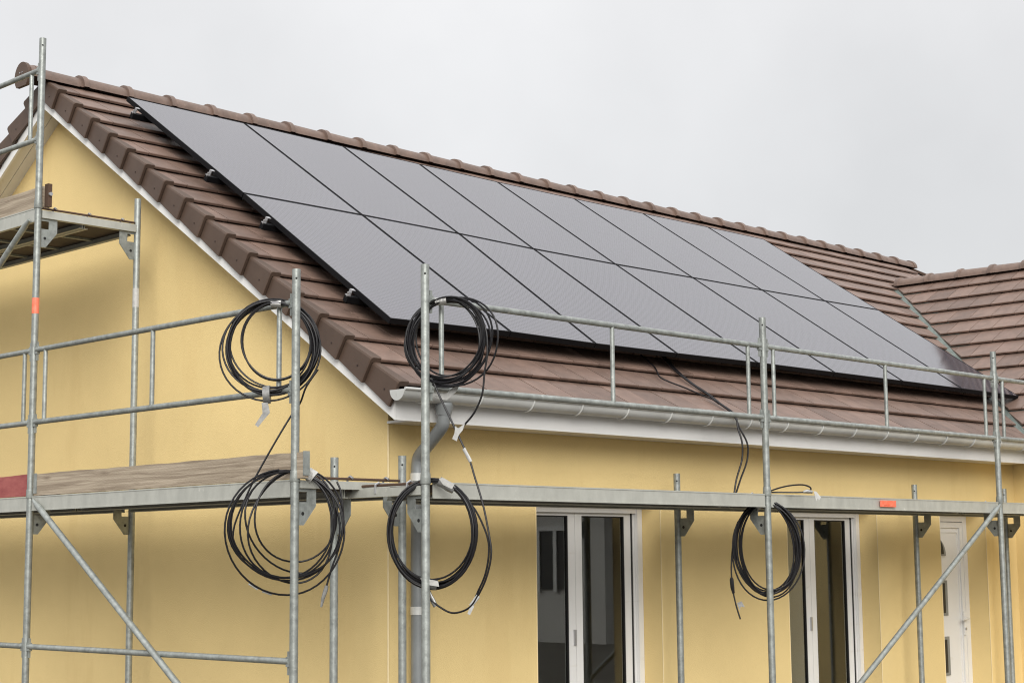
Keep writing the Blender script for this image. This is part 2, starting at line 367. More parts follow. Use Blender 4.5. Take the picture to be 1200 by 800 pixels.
bk = MB().tube([(0, GY-(GR+.004)*math.cos(math.pi*k/12), GTZ-(GR+.004)*math.sin(math.pi*k/12)) for k in range(0, 11)], .006, 6).mesh('gutter_bracket', 'zinc', True)
for k in range(17): link('gutter_bracket', bk, gt, mw=Matrix.Translation((-.06+.468*k, 0, 0)))
dp = MB().tube([(.14,GY,2.50),(.14,GY,2.46)], .052, 16).build('downpipe', 'pipe', house, True)
MB().tube([(.14,GY,2.485),(.14,GY,2.45),(.14,GY+.005,2.43)], [.06,.05,.048], 16).build('outlet', 'pipe', dp, True)
pth = smooth_path([(.14,GY,2.45),(.14,GY+.005,2.40),(.143,GY+.03,2.35),(.155,-.20,2.25),(.168,-.11,2.19),(.172,-.085,2.14),(.172,-.082,2.06)], 6)
MB().tube(pth, .041, 16).build('swan_neck', 'pipe', dp, True)
MB().tube([(.172,-.082,2.07),(.172,-.082,GZ)], .043, 16).build('pipe', 'pipe', dp, True)
for z in (2.03, 1.2, .3): MB().tube([(.172,-.082,z),(.172,-.082,z+.05)], .047, 16).build('pipe_collar', 'zinc', dp, True)

# ---- verge boards and their soffit
def barge(f):
    a = [f(XV+.022, -.0465, -.235), f(XV+.022, SR-.235*TP, -.235), f(XV+.022, SR-.05*TP, -.05), f(XV+.022, .0742, -.05)]
    return MB().prism(a, (.02,0,0))
barge(rp).build('bargeboard', 'white_pvc', house); barge(rpb).build('bargeboard', 'white_pvc', house)
for f in (rp, rpb):
    for k in range(2):
        xa = XV+.044+.093*k
        MB().prism([f(xa,.3,-.218), f(xa+.088,.3,-.218), f(xa+.088,SR-.218*TP-.005,-.218), f(xa,SR-.218*TP-.005,-.218)], f(0,0,.015)-f(0,0,0)).build('verge_soffit_board', 'soffit_board', house)

# ------------------------------------------------------------------ roof
mb = MB()
mb.prism([rp(XV+.05,.02,-.055), rp(XE-.05,.02,-.055), rp(XE-.05,SR,-.055), rp(XV+.05,SR,-.055)], rp(0,0,-.1)-rp(0,0,-.06))
mb.prism([rpb(XV+.05,.02,-.055), rpb(XE-.05,.02,-.055), rpb(XE-.05,SR,-.055), rpb(XV+.05,SR,-.055)], rpb(0,0,-.1)-rpb(0,0,-.06))
roof = mb.build('roof', 'tile_dark', house)
EXP, TW, TG = .3055, .275, .007     # exposure, width, joint
S0 = 0.0
def tile_mb(width, length=.36):
    m = MB(); h = width/2 - TG/2
    dr = .033*length/.3055
    p = [(.003,-.021),(0,-.005),(.004,0),(length,-dr),(length,-dr-.021)]
    return m.prism([(-h, y, z) for y, z in p], (2*h,0,0))
tile_me = tile_mb(TW).mesh('tile', 'tile')
LASTM = SR - EXP*16 + .004
last_me = tile_mb(TW, LASTM).mesh('tile', 'tile')
def mat_front(x, s, off=0):
    p = rp(x, s, off); return Matrix(((1,0,0,p.x),(0,CP,-SP,p.y),(0,SP,CP,p.z),(0,0,0,1)))
def mat_back(x, s):
    p = rpb(x, s); return Matrix(((-1,0,0,p.x),(0,-CP,SP,p.y),(0,SP,CP,p.z),(0,0,0,1)))
def mat_wing(y, s):
    p = wp(y, s); return Matrix(((0,CW,-SN,p.x),(-1,0,0,p.y),(0,SN,CW,p.z),(0,0,0,1)))
VN = Vector((TPW, -TP, 0)).normalized()   # across the valley in plan, towards the wing
def vd(x, y): return VN.x*(x-XW0) + VN.y*(y-YT)
VG = .032                            # half width of the open valley
def cut_tile(mw, side, src=None):
    """a tile trimmed along the valley; returns None when nothing is left"""
    bm = bmesh.new(); bm.from_mesh(src or tile_me); bm.transform(mw)
    no = VN*side                # side +1 keeps the main slope, -1 the wing
    co = Vector((XW0,YT,0)) - no*VG
    r = bmesh.ops.bisect_plane(bm, geom=bm.verts[:]+bm.edges[:]+bm.faces[:], plane_co=co, plane_no=no, clear_outer=True)
    ed = [e for e in r['geom_cut'] if isinstance(e, bmesh.types.BMEdge)]
    if ed: bmesh.ops.edgeloop_fill(bm, edges=ed)
    if not bm.faces: bm.free(); return None
    return bm
tiles = []       # (priority, kind, matrix)
under = MB()     # the many that lie under the panels or out of sight
def panel_right(s): return 8.36 + .035*s
NC = 17
def stuff_tile(mw, ln=.36):
    base = tile_mb(TW, ln); under.add([mw @ Vector(v) for v in base.v], base.f)
XT0 = XV + .06
for k in range(NC):
    s = S0 + EXP*k
    ph = (0.23 - TW) if k % 2 == 0 else (0.23 - TW*1.5)
    n0 = -3; x = ph + n0*TW
    while x < XE - .2:
        x += TW; cx = x + TW/2
        if cx + TW/2 < XT0 + .03: continue
        mw = mat_front(cx, s)
        lo = cx - TW/2
        if lo < XT0:                      # first tile beside the verge: trimmed narrow
            wd = cx + TW/2 - XT0; m = tile_mb(wd, LASTM if k == NC-1 else .36).mesh('tile', 'tile'); link('tile', m, roof, mw=mat_front(XT0 + wd/2, s)); continue
        if cx + TW/2 > XE: continue
        yc = rp(0, s).y
        high = s > 3.9
        cs_ = [vd(cx+a*TW/2, yc+b) for a in (-1, 1) for b in (0, .30)]
        inval = min(cs_) > -VG and not high
        if inval: continue
        crosses = max(cs_) > -VG and not high
        seen = (k <= 2 and cx < 8.9) or (cx < .62) or (cx > panel_right(s+.15) - .25)
        jit = Matrix.Translation((0,0,random.uniform(-.0015,.0015)))
        if crosses:
            bm = cut_tile(mw, 1)
            if bm is None: continue
            me = bpy.data.meshes.new('tile'); bm.to_mesh(me); bm.free(); me.materials.clear(); me.materials.append(MATS['tile'])
            link('tile', me, roof)  .matrix_basis = Matrix.Translation(-WLOC[roof.name])
        elif seen: link('tile', last_me if k == NC-1 else tile_me, roof, mw=mw @ jit)
        else: stuff_tile(mw, LASTM if k == NC-1 else .36)
# wing slope towards the gable end
NW = int((XWR-XW0)/CW/EXP)+1; LASTW = (XWR-XW0)/CW - EXP*(NW-1) + .004
lastw_me = tile_mb(TW, LASTW).mesh('tile', 'tile')
for k in range(NW):
    s = EXP*k; xc = wp(0, s).x
    y = WINGY + (0 if k % 2 else TW/2)
    while y < 3.4:
        y += TW
        mw = mat_wing(y, s)
        cs_ = [vd(xc+b, y+a*TW/2) for a in (-1, 1) for b in (0, .30)]
        if max(cs_) < VG: continue
        crosses = min(cs_) < VG
        seen = y > .75
        if crosses:
            bm = cut_tile(mw, -1, lastw_me if k == NW-1 else None)
            if bm is None: continue
            me = bpy.data.meshes.new('tile'); bm.to_mesh(me); bm.free(); me.materials.clear(); me.materials.append(MATS['tile'])
            link('tile', me, roof).matrix_basis = Matrix.Translation(-WLOC[roof.name])
        elif seen: link('tile', lastw_me if k == NW-1 else tile_me, roof, mw=mw)
        else: stuff_tile(mw, LASTW if k == NW-1 else .36)
for k in range(NC):                        # back slope
    x = XV + .2
    while x < XE-.1: stuff_tile(mat_back(x, EXP*k), LASTM if k == NC-1 else .36); x += TW
for k in range(NW):                        # far slope of the wing
    y = WINGY
    while y < 3.2:
        p = wp(0, EXP*k); xx = 2*XWR - p.x
        stuff_tile(Matrix(((0,-CW,SN,xx),(1,0,0,y),(0,SN,CW,p.z),(0,0,0,1))), LASTW if k == NW-1 else .36); y += TW
under.build('tile', 'tile', roof, kind='stuff')
SW = (XWR-XW0)/CW
def vwp(s, d, off): # a wing point that ends at the valley
    q = wp(0, s, off); return Vector((q.x, YT + TPW/TP*(q.x-XW0) - d, q.z))
MB().prism([wp(WINGY+.05,.02,-.06), vwp(.02,.02,-.06), vwp(SW,.02,-.06), wp(WINGY+.05,SW,-.06)], wp(0,0,-.1)-wp(0,0,-.06)).build('wing_roof_deck', 'tile_dark', roof)
MB().prism([(2*XWR-wp(0,s,-.06).x, y, wp(0,s,-.06).z) for y, s in ((WINGY+.05,.02),(3.1,.02),(3.1,SW),(WINGY+.05,SW))], (0,0,-.04)).build('wing_roof_deck', 'tile_dark', roof)
# valley gutter
def valley():
    m = MB()
    a0, a1 = -.05, 4.12
    def vp(s, d):   # d across, >0 on the wing side; follows the two planes a little below the tiles
        y = YT + s*CP; x = XW0 + TP/TPW*(y-YT); x += VN.x*d; y += VN.y*d
        z = ZT - .040 + (TP*(y-YT) if d < 0 else TPW*(x-XW0))
        return Vector((x, y, z + (.012 if abs(d) < .004 else 0)))
    for da, db in ((-.20,-.014),(-.014,0),(0,.014),(.014,.20)):
        m.add([vp(a0,da), vp(a0,db), vp(a1,db), vp(a1,da)], [(0,1,2,3)])
    return m
valley().build('valley_gutter', 'valley_zinc', roof)
# verge tiles
def verge_me():
    m = MB()
    def sec(y, dx, dz): return [(.062,y,dz),(.016+dx,y,dz),(.005+dx,y,-.004+dz),(dx,y,-.016+dz),(dx,y,-.172),(.02+dx,y,-.172),(.02+dx,y,-.034+dz),(.062,y,-.03+dz)]
    a = sec(0,-.018,.004); b = sec(.012,-.020,.007); c = sec(.335,.010,-.028); n = 8
    fs = [tuple(range(n)), tuple(range(3*n-1,2*n-1,-1))]
    for r in range(2): fs += [(r*n+i, (r+1)*n+i, (r+1)*n+(i+1) % n, r*n+(i+1) % n) for i in range(n)]
    m.add(a+b+c, fs)
    xx = -.0155
    cy, cz = .10, -.105
    ring = [(xx, cy+.006*math.cos(t*math.pi/4), cz+.006*math.sin(t*math.pi/4)) for t in range(8)]
    m.prism(ring, (.006,0,0), 1)
    me = m.mesh('verge_tile', ['tile_verge', 'tile_dark'], False)
    bm = bmesh.new(); bm.from_mesh(me); bmesh.ops.recalc_face_normals(bm, faces=bm.faces[:]); bm.to_mesh(me); bm.free()
    return me
vm = verge_me()
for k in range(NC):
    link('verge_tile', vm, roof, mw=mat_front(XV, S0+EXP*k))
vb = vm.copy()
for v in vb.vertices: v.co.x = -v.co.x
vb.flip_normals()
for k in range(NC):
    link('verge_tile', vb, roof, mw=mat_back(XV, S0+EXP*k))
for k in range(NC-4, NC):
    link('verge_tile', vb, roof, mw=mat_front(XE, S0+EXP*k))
# ridge tiles: half-round, each with a raised collar
def ridge_me():
    m = MB(); n = 14
    sec = [(0,.098),(.0,.128),(.045,.130),(.053,.112),(.44,.103)]
    vs = []
    for x, r in sec:
        for k in range(n+1):
            a = math.pi*k/n; vs.append((x, r*1.02*math.cos(a), r*.92*math.sin(a) - .012))
    fs = []
    for i in range(len(sec)-1):
        for k in range(n): fs.append((i*(n+1)+k, i*(n+1)+k+1, (i+1)*(n+1)+k+1, (i+1)*(n+1)+k))
    fs += [tuple(range(n, -1, -1)), tuple(range((len(sec)-1)*(n+1), len(sec)*(n+1)))]
    m.add(vs, fs); return m.mesh('ridge_tile', 'ridge', True)
rm = ridge_me()
RP = .4235; RZ = ZR - .050
x = .085 - RP; link('ridge_tile', rm, roof, mw=Matrix.Translation((x-.05, YR, RZ-.004)))
k = 0
while x < XE - .3:
    sc = Matrix.Translation((x, YR, RZ)) @ Matrix.Rotation(random.uniform(-.012,.012), 4, 'Z')
    link('ridge_tile', rm, roof, mw=sc); x += RP
MB().prism([(x-.0, YR + .115*math.cos(math.pi*k/14), RZ + .112*math.sin(math.pi*k/14)-.012) for k in range(15)], (.06,0,0)).build('ridge_end', 'ridge', roof)
# the round end plate over the gable
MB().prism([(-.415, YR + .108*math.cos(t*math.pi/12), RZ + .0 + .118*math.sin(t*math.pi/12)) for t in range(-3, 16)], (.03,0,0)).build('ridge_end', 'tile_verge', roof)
for dy in (-.02, .02): MB().tube([(-.421, YR+dy, RZ+.03), (-.414, YR+dy, RZ+.03)], .006, 8).build('ridge_screw', 'alu', roof)
y = 2.97
RW = Matrix.Rotation(R(-90), 4, 'Z')
first = True
while y > WINGY:
    link('ridge_tile', rm, roof, mw=Matrix.Translation((XWR, y+.02, ZWR-.050)) @ RW); y -= .42
# small gable piece on the far end
MB().prism([rp(XE-.03,.0,-.235), rp(XE-.03,SR-.235*TP,-.235), rp(XE-.03,SR-.05*TP,-.05), rp(XE-.03,0,-.05)], (-.02,0,0)).build('bargeboard', 'white_pvc', house)
# wing eave
MB().box((7.725,WINGY,2.385),(7.745,-.40,2.555)).build('fascia', 'white_pvc', house)
MB().box((7.747,WINGY,2.39),(7.96,-.29,2.405)).build('soffit', 'soffit_board', house)

gx = XW0 + .005
wg = MB().prism([(gx - GR*math.cos(math.pi*k/14), WINGY, GTZ - GR*math.sin(math.pi*k/14)) for k in range(15)] + [(gx + (GR-.004)*math.cos(math.pi*k/14), WINGY, GTZ - (GR-.004)*math.sin(math.pi*k/14)) for k in range(15)], (0, -.47-WINGY, 0)).build('gutter', 'zinc', house, True)
MB().tube([(gx-GR-.004,WINGY,GTZ+.002),(gx-GR-.004,-.47,GTZ+.002)], .010, 10).build('gutter_bead', 'zinc', wg, True)

# ------------------------------------------------------------------ solar panels: 2 rows of 8 on rails
PX = [[.09,1.22,2.08,3.02,4.07,5.17,6.25,7.29,8.37], [.16,1.28,2.28,3.11,4.14,5.24,6.32,7.41,8.43], [.19,1.32,2.36,3.24,4.22,5.30,6.37,7.48,8.50]]
PS = [[.64,.67,.65,.66,.68,.68,.68,.68,.67], [2.67,2.66,2.63,2.58,2.56,2.57,2.57,2.58,2.60], [4.60,4.57,4.51,4.47,4.43,4.42,4.42,4.43,4.42]]
ORD = ['first', 'second', 'third', 'fourth', 'fifth', 'sixth', 'seventh', 'last']
TOPO, THK = .14, .038
def panel(r, k):
    gp = .0055
    c = [(PX[r][k]+gp, PS[r][k]+gp), (PX[r][k+1]-gp, PS[r][k+1]+gp), (PX[r+1][k+1]-gp, PS[r+1][k+1]-gp), (PX[r+1][k]+gp, PS[r+1][k]-gp)]
    row = 'upper' if r else 'lower'
    nxt = ' at the gable end' if k == 0 else (' nearest the roof valley' if k == 7 else '')
    lab = f'black solar panel, {ORD[k]} from the gable end in the {row} row' if 0 < k < 7 else f'black solar panel{nxt}, {"leftmost" if k == 0 else "rightmost"} of the {row} row'
    b = rp(sum(p[0] for p in c)/4, sum(p[1] for p in c)/4, TOPO-THK)
    t = thing('solar_panel', lab, 'solar panel', b, 'solar panels on the roof')
    cx = sum(p[0] for p in c)/4; cs = sum(p[1] for p in c)/4
    def inset(q, d): return (q[0] + (d if q[0] < cx else -d), q[1] + (d if q[1] < cs else -d))
    fr = MB()
    O = [rp(*p, TOPO) for p in c]; OB = [rp(*p, TOPO-THK) for p in c]
    I = [rp(*inset(p, .0085), TOPO) for p in c]; IB = [rp(*inset(p, .0085), TOPO-.004) for p in c]
    fr.add(O+OB+I+IB, [f for i in range(4) for f in ((i, (i+1) % 4, 8+(i+1) % 4, 8+i), (4+i, 4+(i+1) % 4, (i+1) % 4, i), (8+i, 8+(i+1) % 4, 12+(i+1) % 4, 12+i))] + [(7,6,5,4)])
    fr.build('frame', 'frame_black', t)
    gl = MB(); q = [inset(p, .0087) for p in c]
    gl.add([rp(*p, TOPO-.002) for p in q] + [rp(*p, TOPO-.006) for p in q], [(0,1,2,3),(7,6,5,4)]+[(4+i, 4+(i+1) % 4, (i+1) % 4, i) for i in range(4)])
    o = gl.build('glass', 'pv_glass', t)
    uv = o.data.uv_layers.new(name='UVMap')
    for li, lp in enumerate(o.data.loops):
        p = q[lp.vertex_index % 4]; uv.data[li].uv = (p[0], p[1])
for r in range(2):
    for k in range(8): panel(r, k)
SIDE = ['lowest', 'second lowest', 'second highest', 'highest']
for i, (s, xl, xr) in enumerate(((1.04,.05,8.36),(2.20,.09,8.40),(3.05,.11,8.42),(4.30,.13,8.45))):
    b = rp(xl, s, .03)
    t = thing('mounting_rail', f'dark mounting rail with bright end clamp, {SIDE[i]} under the panels', 'mounting rail', b, 'rails carrying the solar panels')
    MB().prism([rp(xl-.03,s-.02,.055), rp(xl-.03,s+.02,.055), rp(xl-.03,s+.02,.099), rp(xl-.03,s-.02,.099)], (xr-xl+.04,0,0)).build('rail', 'frame_black', t)
    cl = MB(); a = xl-.012; dv = rp(0,.03,0)-rp(0,0,0)
    cl.prism([rp(a,s-.015,.10), rp(a+.005,s-.015,.10), rp(a+.005,s-.015,.146), rp(a,s-.015,.146)], dv)
    cl.prism([rp(a+.005,s-.015,.1415), rp(a+.03,s-.015,.1415), rp(a+.03,s-.015,.146), rp(a+.005,s-.015,.146)], dv)
    cl.prism([rp(a-.022,s-.015,.10), rp(a,s-.015,.10), rp(a,s-.015,.106), rp(a-.022,s-.015,.106)], dv)
    cl.tube([rp(a-.012,s,.09), rp(a-.012,s,.124)], .007, 8)
    cl.build('end_clamp', 'alu', t)
    for j in range(7):
        xx = xl + .35 + j*1.3
        MB().prism([rp(xx-.02,s-.03,-.03), rp(xx+.02,s-.03,-.03), rp(xx+.02,s-.03,.054), rp(xx-.02,s-.03,.054)], rp(0,.012,0)-rp(0,0,0)).build('roof_hook', 'galv', t)

# ------------------------------------------------------------------ scaffolds
PR, RR, UR = .0242, .0188, .0150
def post(t, x, y, z0, z1, joints=(), holes=True):
    o = MB().tube([(x,y,z0),(x,y,z1)], PR, 16).build('post', 'galv', t, True)
    if holes:
        d = (Vector((-6.9,-8,0)) - Vector((x,y,0))).normalized(); a = Vector((x,y,z1-.055)) + d*(PR-.002)
        MB().tube([a, a + d*.0028], .0062, 8).build('pin_hole', 'dark_hole', o)
    MB().tube([(x,y,GZ),(x,y,z0+.001)], .018, 10).box((x-.075,y-.075,GZ),(x+.075,y+.075,GZ+.008)).build('base_jack', 'galv', o)
    for z in joints: MB().tube([(x,y,z-.012),(x,y,z-.008),(x,y,z+.05)], [PR+.004,PR+.006,PR+.0035], 16).build('collar', 'galv', o, True)
    return o
def gusset(t, p, dx, dz=-1, k=1.0):
    """plate under the transom; p on the post axis at the transom's underside, dx horizontal unit vector inward"""
    p = Vector(p); dx = Vector(dx); n = dx.cross(Vector((0,0,1)))*.006
    q = lambda a, b: p + dx*a*k + Vector((0,0,b*k)) - n*.5
    m = MB()
    m.prism([q(.02,0),q(.15,0),q(.15,-.018),q(.02,-.018)], n)
    m.prism([q(.085,-.018),q(.15,-.018),q(.15,-.075),q(.085,-.075)], n)
    m.prism([q(.02,-.075),q(.15,-.075),q(.15,-.095),q(.062,-.205),q(.02,-.205)], n)
    g_ = m.build('gusset', 'galv', t)
    c = p + dx*.055*k + Vector((0,0,-.14*k))
    MB().tube([c - n*.62, c + n*.62], .011, 8).build('slot', 'dark_hole', g_)
    return g_
def transom(t, a, b, h=.05):
    a, b = Vector(a), Vector(b); d = (b-a).normalized(); s = d.cross(Vector((0,0,1)))*.022; e = d*.022
    m = MB(); q = lambda p, i, z: p + s*i + Vector((0,0,z))
    m.prism([q(a+e,-1,-h/2), q(a+e,1,-h/2), q(a+e,1,h/2), q(a+e,-1,h/2)], (b-a)-2*e)
    o = m.build('transom', 'galv_beam', t)
    # bar and claws that hold the planks
    mb_ = MB(); mb_.tube([a+e+Vector((0,0,h/2+.016)), b-e+Vector((0,0,h/2+.016))], .008, 8)
    mb_.build('deck_lock_bar', 'rust', o, True)
    for f in (.16, .5, .84):
        c = a.lerp(b, f); MB().tube([c - s*1.1 + Vector((0,0,h/2-.03)), c - s*1.1 + Vector((0,0,h/2+.02)), c + Vector((0,0,h/2+.032)), c + s*1.1 + Vector((0,0,h/2+.02))], .007, 6).build('deck_claw', 'alu', o, True)
    return o
def wedge(m, x, y, z, d):
    d = Vector(d); c = Vector((x,y,z)) + d*(PR+.014); n = Vector((-d.y, d.x, 0))
    m.prism([c - d*.018 - n*.012 + Vector((0,0,-.03)), c + d*.018 - n*.012 + Vector((0,0,-.03)), c + d*.018 + n*.012 + Vector((0,0,-.03)), c - d*.018 + n*.012 + Vector((0,0,-.03))], (0,0,.055))
    m.prism([c - d*.004 - n*.006 + Vector((0,0,-.075)), c + d*.012 - n*.006 + Vector((0,0,-.075)), c + d*.012 + n*.006 + Vector((0,0,-.075)), c - d*.004 + n*.006 + Vector((0,0,-.075))], (0,0,.13))
def guardrail(t, a, b, zl, zt, ups):
    """a double rail between two posts; ups are distances along it for the uprights"""
    a, b = Vector(a), Vector(b); d = (b-a).normalized(); out = Vector((0,0,0))
    o = link('guardrail', None, t); o.empty_display_size = .2
    for z in (zl, zt):
        for q, e in ((a, d), (b, -d)):
            g_ = MB(); wedge(g_, q.x, q.y, z, e); g_.build('wedge_head', 'galv', o)
    for z in (zl, zt):
        MB().tube([a + d*(PR+.012) + Vector((0,0,z)), b - d*(PR+.012) + Vector((0,0,z))], RR, 12).build('rail', 'galv', o, True)
    for u in ups:
        MB().tube([a + d*u + Vector((0,0,zl)), a + d*u + Vector((0,0,zt))], UR, 10).build('upright', 'galv', o, True)
    return o
def deck(t, lo, hi, zt, along, n=2, h=.088):
    """n steel-edged planks side by side; along = 'x' or 'y'"""
    (x0, y0), (x1, y1) = lo, hi
    for i in range(n):
        if along == 'x': wd = (y1-y0)/n; a = (x0, y0+i*wd+.006); b = (x1, y0+(i+1)*wd-.006)
        else: wd = (x1-x0)/n; a = (x0+i*wd+.006, y0); b = (x0+(i+1)*wd-.006, y1)
        if isinstance(x0, tuple): pass
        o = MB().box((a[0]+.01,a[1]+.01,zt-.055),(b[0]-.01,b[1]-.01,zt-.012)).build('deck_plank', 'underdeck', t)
        def beam(p, q):
            m = MB()
            if along == 'x':
                for yy in (p, q):
                    sgn = 1 if yy == p else -1
                    m = MB(); m.box((a[0],min(yy,yy+sgn*.005),zt-h),(b[0],max(yy,yy+sgn*.005),zt)); m.box((a[0],min(yy+sgn*.005,yy+sgn*.03),zt-h),(b[0],max(yy+sgn*.005,yy+sgn*.03),zt-h+.004)); m.box((a[0],min(yy-sgn*.003,yy),zt-.006),(b[0],max(yy-sgn*.003,yy),zt+.002)); m.box((a[0],min(yy-sgn*.003,yy),zt-h-.002),(b[0],max(yy-sgn*.003,yy),zt-h+.008))
                    m.build('side_beam', 'galv_beam', o)
            else:
                for xx in (p, q):
                    sgn = 1 if xx == p else -1
                    m = MB(); m.box((min(xx,xx+sgn*.005),a[1],zt-h),(max(xx,xx+sgn*.005),b[1],zt)); m.box((min(xx+sgn*.005,xx+sgn*.03),a[1],zt-h),(max(xx+sgn*.005,xx+sgn*.03),b[1],zt-h+.004)); m.box((min(xx-sgn*.003,xx),a[1],zt-.006),(max(xx-sgn*.003,xx),b[1],zt+.002)); m.box((min(xx-sgn*.003,xx),a[1],zt-h-.002),(max(xx-sgn*.003,xx),b[1],zt-h+.008))
                    m.build('side_beam', 'galv_beam', o)
        if along == 'x': beam(a[1], b[1])
        else: beam(a[0], b[0])
        for j in range(1, 6):        # cross ribs underneath
            f = j/6
            if along == 'x': xx = a[0] + (b[0]-a[0])*f; MB().box((xx-.015,a[1]+.032,zt-.072),(xx+.015,b[1]-.032,zt-.056)).build('rib', 'galv', o)
            else: yy = a[1] + (b[1]-a[1])*f; MB().box((a[0]+.032,yy-.015,zt-.072),(b[0]-.032,yy+.015,zt-.056)).build('rib', 'galv', o)

# --- along the front
XA, XB, XC, XD, YO, YI = -.605, 2.594, 5.824, 7.38, -1.011, -.21
fs = thing('scaffold', 'galvanised tube scaffold along the eave, in front of the windows and door', 'scaffold', (XA, YO, GZ), 'tube scaffolds round the house')
FZ = 1.968
for x, zo in ((XA,3.20),(XB,3.203),(XC,3.225),(XD,3.2)):
    post(fs, x, YO, .02, zo, (FZ,))
    post(fs, x, YI, .02, 2.145)
    transom(fs, (x,YO,FZ-.045), (x,YI,FZ-.045), .05)
    gusset(fs, (x,YO,FZ-.072), (0,1,0)); gusset(fs, (x,YI,FZ-.072), (0,-1,0))
for a, b, ups in ((XA,XB,(.125,1.60,3.02)), (XB,XC,(.115,1.56,3.062)), (XC,XD,(.13,.78,1.43))):
    guardrail(fs, (a,YO,0), (b,YO,0), 2.5, 3.0, ups)
deck(fs, (XA+.05, YO-.012), (XB-.035, -.625), FZ, 'x', 1)
deck(fs, (-.215, -.60), (XB-.035, YI-.03), FZ, 'x', 1)
deck(fs, (XB+.035, YO-.012), (XC-.035, YI-.03), FZ, 'x', 2); deck(fs, (XC+.035, YO-.012), (XD-.035, YI-.03), FZ, 'x', 2)
def brace(t, a, b):
    a, b = Vector(a), Vector(b); d = (b-a).normalized()
    MB().tube([a, a+d*.03, a+d*.07, b-d*.07, b-d*.03, b], [.012,.014,.0215,.0215,.014,.012], 12).build('diagonal_brace', 'galv', t, True)
brace(fs, (XC-.045,YO-.028,1.945), (XB+.06,YO-.028,.03))
st = MB().box((3.99,YO-.024,1.903),(4.20,YO-.0155,1.951)).build('sticker', 'orange', fs, label='orange sticker on the deck beam')
MB().box((4.03,YO-.0265,1.915),(4.12,YO-.0245,1.940)).build('sticker_print', 'orange', st)
# --- along the gable
XO, XI, Y0, Y1, Y2 = -1.082, -.277, -.445, 2.475, 5.40
gs = thing('scaffold', 'galvanised tube scaffold against the gable wall, with wooden toe boards and two decks', 'scaffold', (XO, Y0, GZ), 'tube scaffolds round the house')
ZL, ZU = 1.992, 4.005
post(gs, XO, Y0, .02, 3.19, (ZL,)); post(gs, XI, Y0, .02, 2.155)
for y in (Y1, Y2):
    post(gs, XO, y, .02, 5.225, (ZL, 4.01)); post(gs, XI, y, .02, 4.185, (), False)
    transom(gs, (XO,y,ZU-.045), (XI,y,ZU-.045), .055)
    gusset(gs, (XO,y,ZU-.072), (1,0,0)); gusset(gs, (XI,y,ZU-.072), (-1,0,0))
for y in (Y0, Y1, Y2):
    transom(gs, (XO,y,ZL-.025), (XI,y,ZL-.025), .045)
    gusset(gs, (XO,y,ZL-.05), (1,0,0)); gusset(gs, (XI,y,ZL-.05), (-1,0,0))
guardrail(gs, (XO,Y0,0), (XO,Y1,0), 2.5, 3.0, (.155,1.455,2.765))
guardrail(gs, (XO,Y1,0), (XO,Y2,0), 2.5, 3.0, (.125,1.46,2.80))
guardrail(gs, (XO,Y1,0), (XO,Y2,0), 4.5, 5.0, (.14,1.46,2.80))
deck(gs, (XO-.012, Y0+.035), (XI-.03, Y1-.035), ZL, 'y', 2, .095)
deck(gs, (XO-.012, Y1+.035), (XI-.03, Y2-.035), ZL, 'y', 2, .095)
deck(gs, (XO-.012, Y1+.035), (XI-.03, Y2-.035), ZU, 'y', 2, .095)
brace(gs, (XO-.028,Y1-.09,1.965), (XO-.028,Y0+.05,.14))
brace(gs, (XO-.028,Y1+.07,3.925), (XO-.028,Y2-.06,2.06))
for a, b in ((Y0,Y1),(Y1,Y2)):
    MB().tube([(XO,a+PR+.01,.985),(XO,b-PR-.01,.985)], RR, 12).build('ledger', 'galv', gs, True)
    m = MB(); wedge(m, XO, a, .985, (0,1,0)); wedge(m, XO, b, .985, (0,-1,0)); m.build('wedge_head', 'galv', gs)
def toe(y0, y1, z, m_, label=None):
    mb_ = MB(); n = 26; x0, x1 = XO-.006, XO+.024
    # sawn board with a slightly uneven top edge
    vs = []
    for i in range(n+1):
        y = y0 + (y1-y0)*i/n; d = random.uniform(-.003,.003)
        vs += [(x0,y,z),(x1,y,z),(x1,y,z+.146+d),(x0,y,z+.146+d)]
    f_ = [(0,1,2,3),(4*n+3,4*n+2,4*n+1,4*n)]
    for i in range(n):
        o = 4*i
        for a, b in ((0,1),(1,2),(2,3),(3,0)): f_.append((o+b, o+a, o+4+a, o+4+b))
    mb_.add(vs, f_)
    return mb_.build('toe_board', m_, gs, label=label)
tb = toe(Y0-.09, Y1-.055, ZL+.006, 'wood', 'weathered wooden toe board of the lower deck')
MB().box((XO-.010,Y0-.098,ZL+.02),(XO+.028,Y0-.085,ZL+.156)).build('end_shoe', 'galv', tb)
MB().box((XO-.011,Y1-.095,ZL+.02),(XO-.0065,Y1-.055,ZL+.156)).build('end_shoe', 'galv', tb)
toe(Y1+.035, Y2-.03, ZL+.006, 'red_board', 'red painted toe board of the lower deck')
tu = toe(Y1+.0, Y2-.03, ZU+.01, 'wood', 'weathered wooden toe board of the upper deck')
tu.location.x += .028
MB().box((XO+.03,Y1-.075,ZU+.0),(XO+.062,Y1-.03,ZU+.165)).build('toe_board_post', 'rust', gs)
MB().tube([(XO+.046,Y1-.09,ZU+.09),(XO+.046,Y1-.075,ZU+.09)], .014, 8).build('toe_board_bolt', 'alu', gs)
s_ = MB()
def sticker(t, x, y, z0, z1, m_, ang, half, name, lab=None):
    m = MB(); n = 8; vs = []
    for z in (z0, z1):
        for k in range(n+1):
            a = ang - half + 2*half*k/n; vs.append((x + (PR+.0012)*math.cos(a), y + (PR+.0012)*math.sin(a), z))
    m.add(vs, [(k, k+1, n+2+k, n+1+k) for k in range(n)]); return m.build(name, m_, t, True, label=lab)
sticker(gs, XO, Y1, 3.255, 3.365, 'orange', R(235), R(80), 'sticker', 'orange sticker wrapped round the tall post')
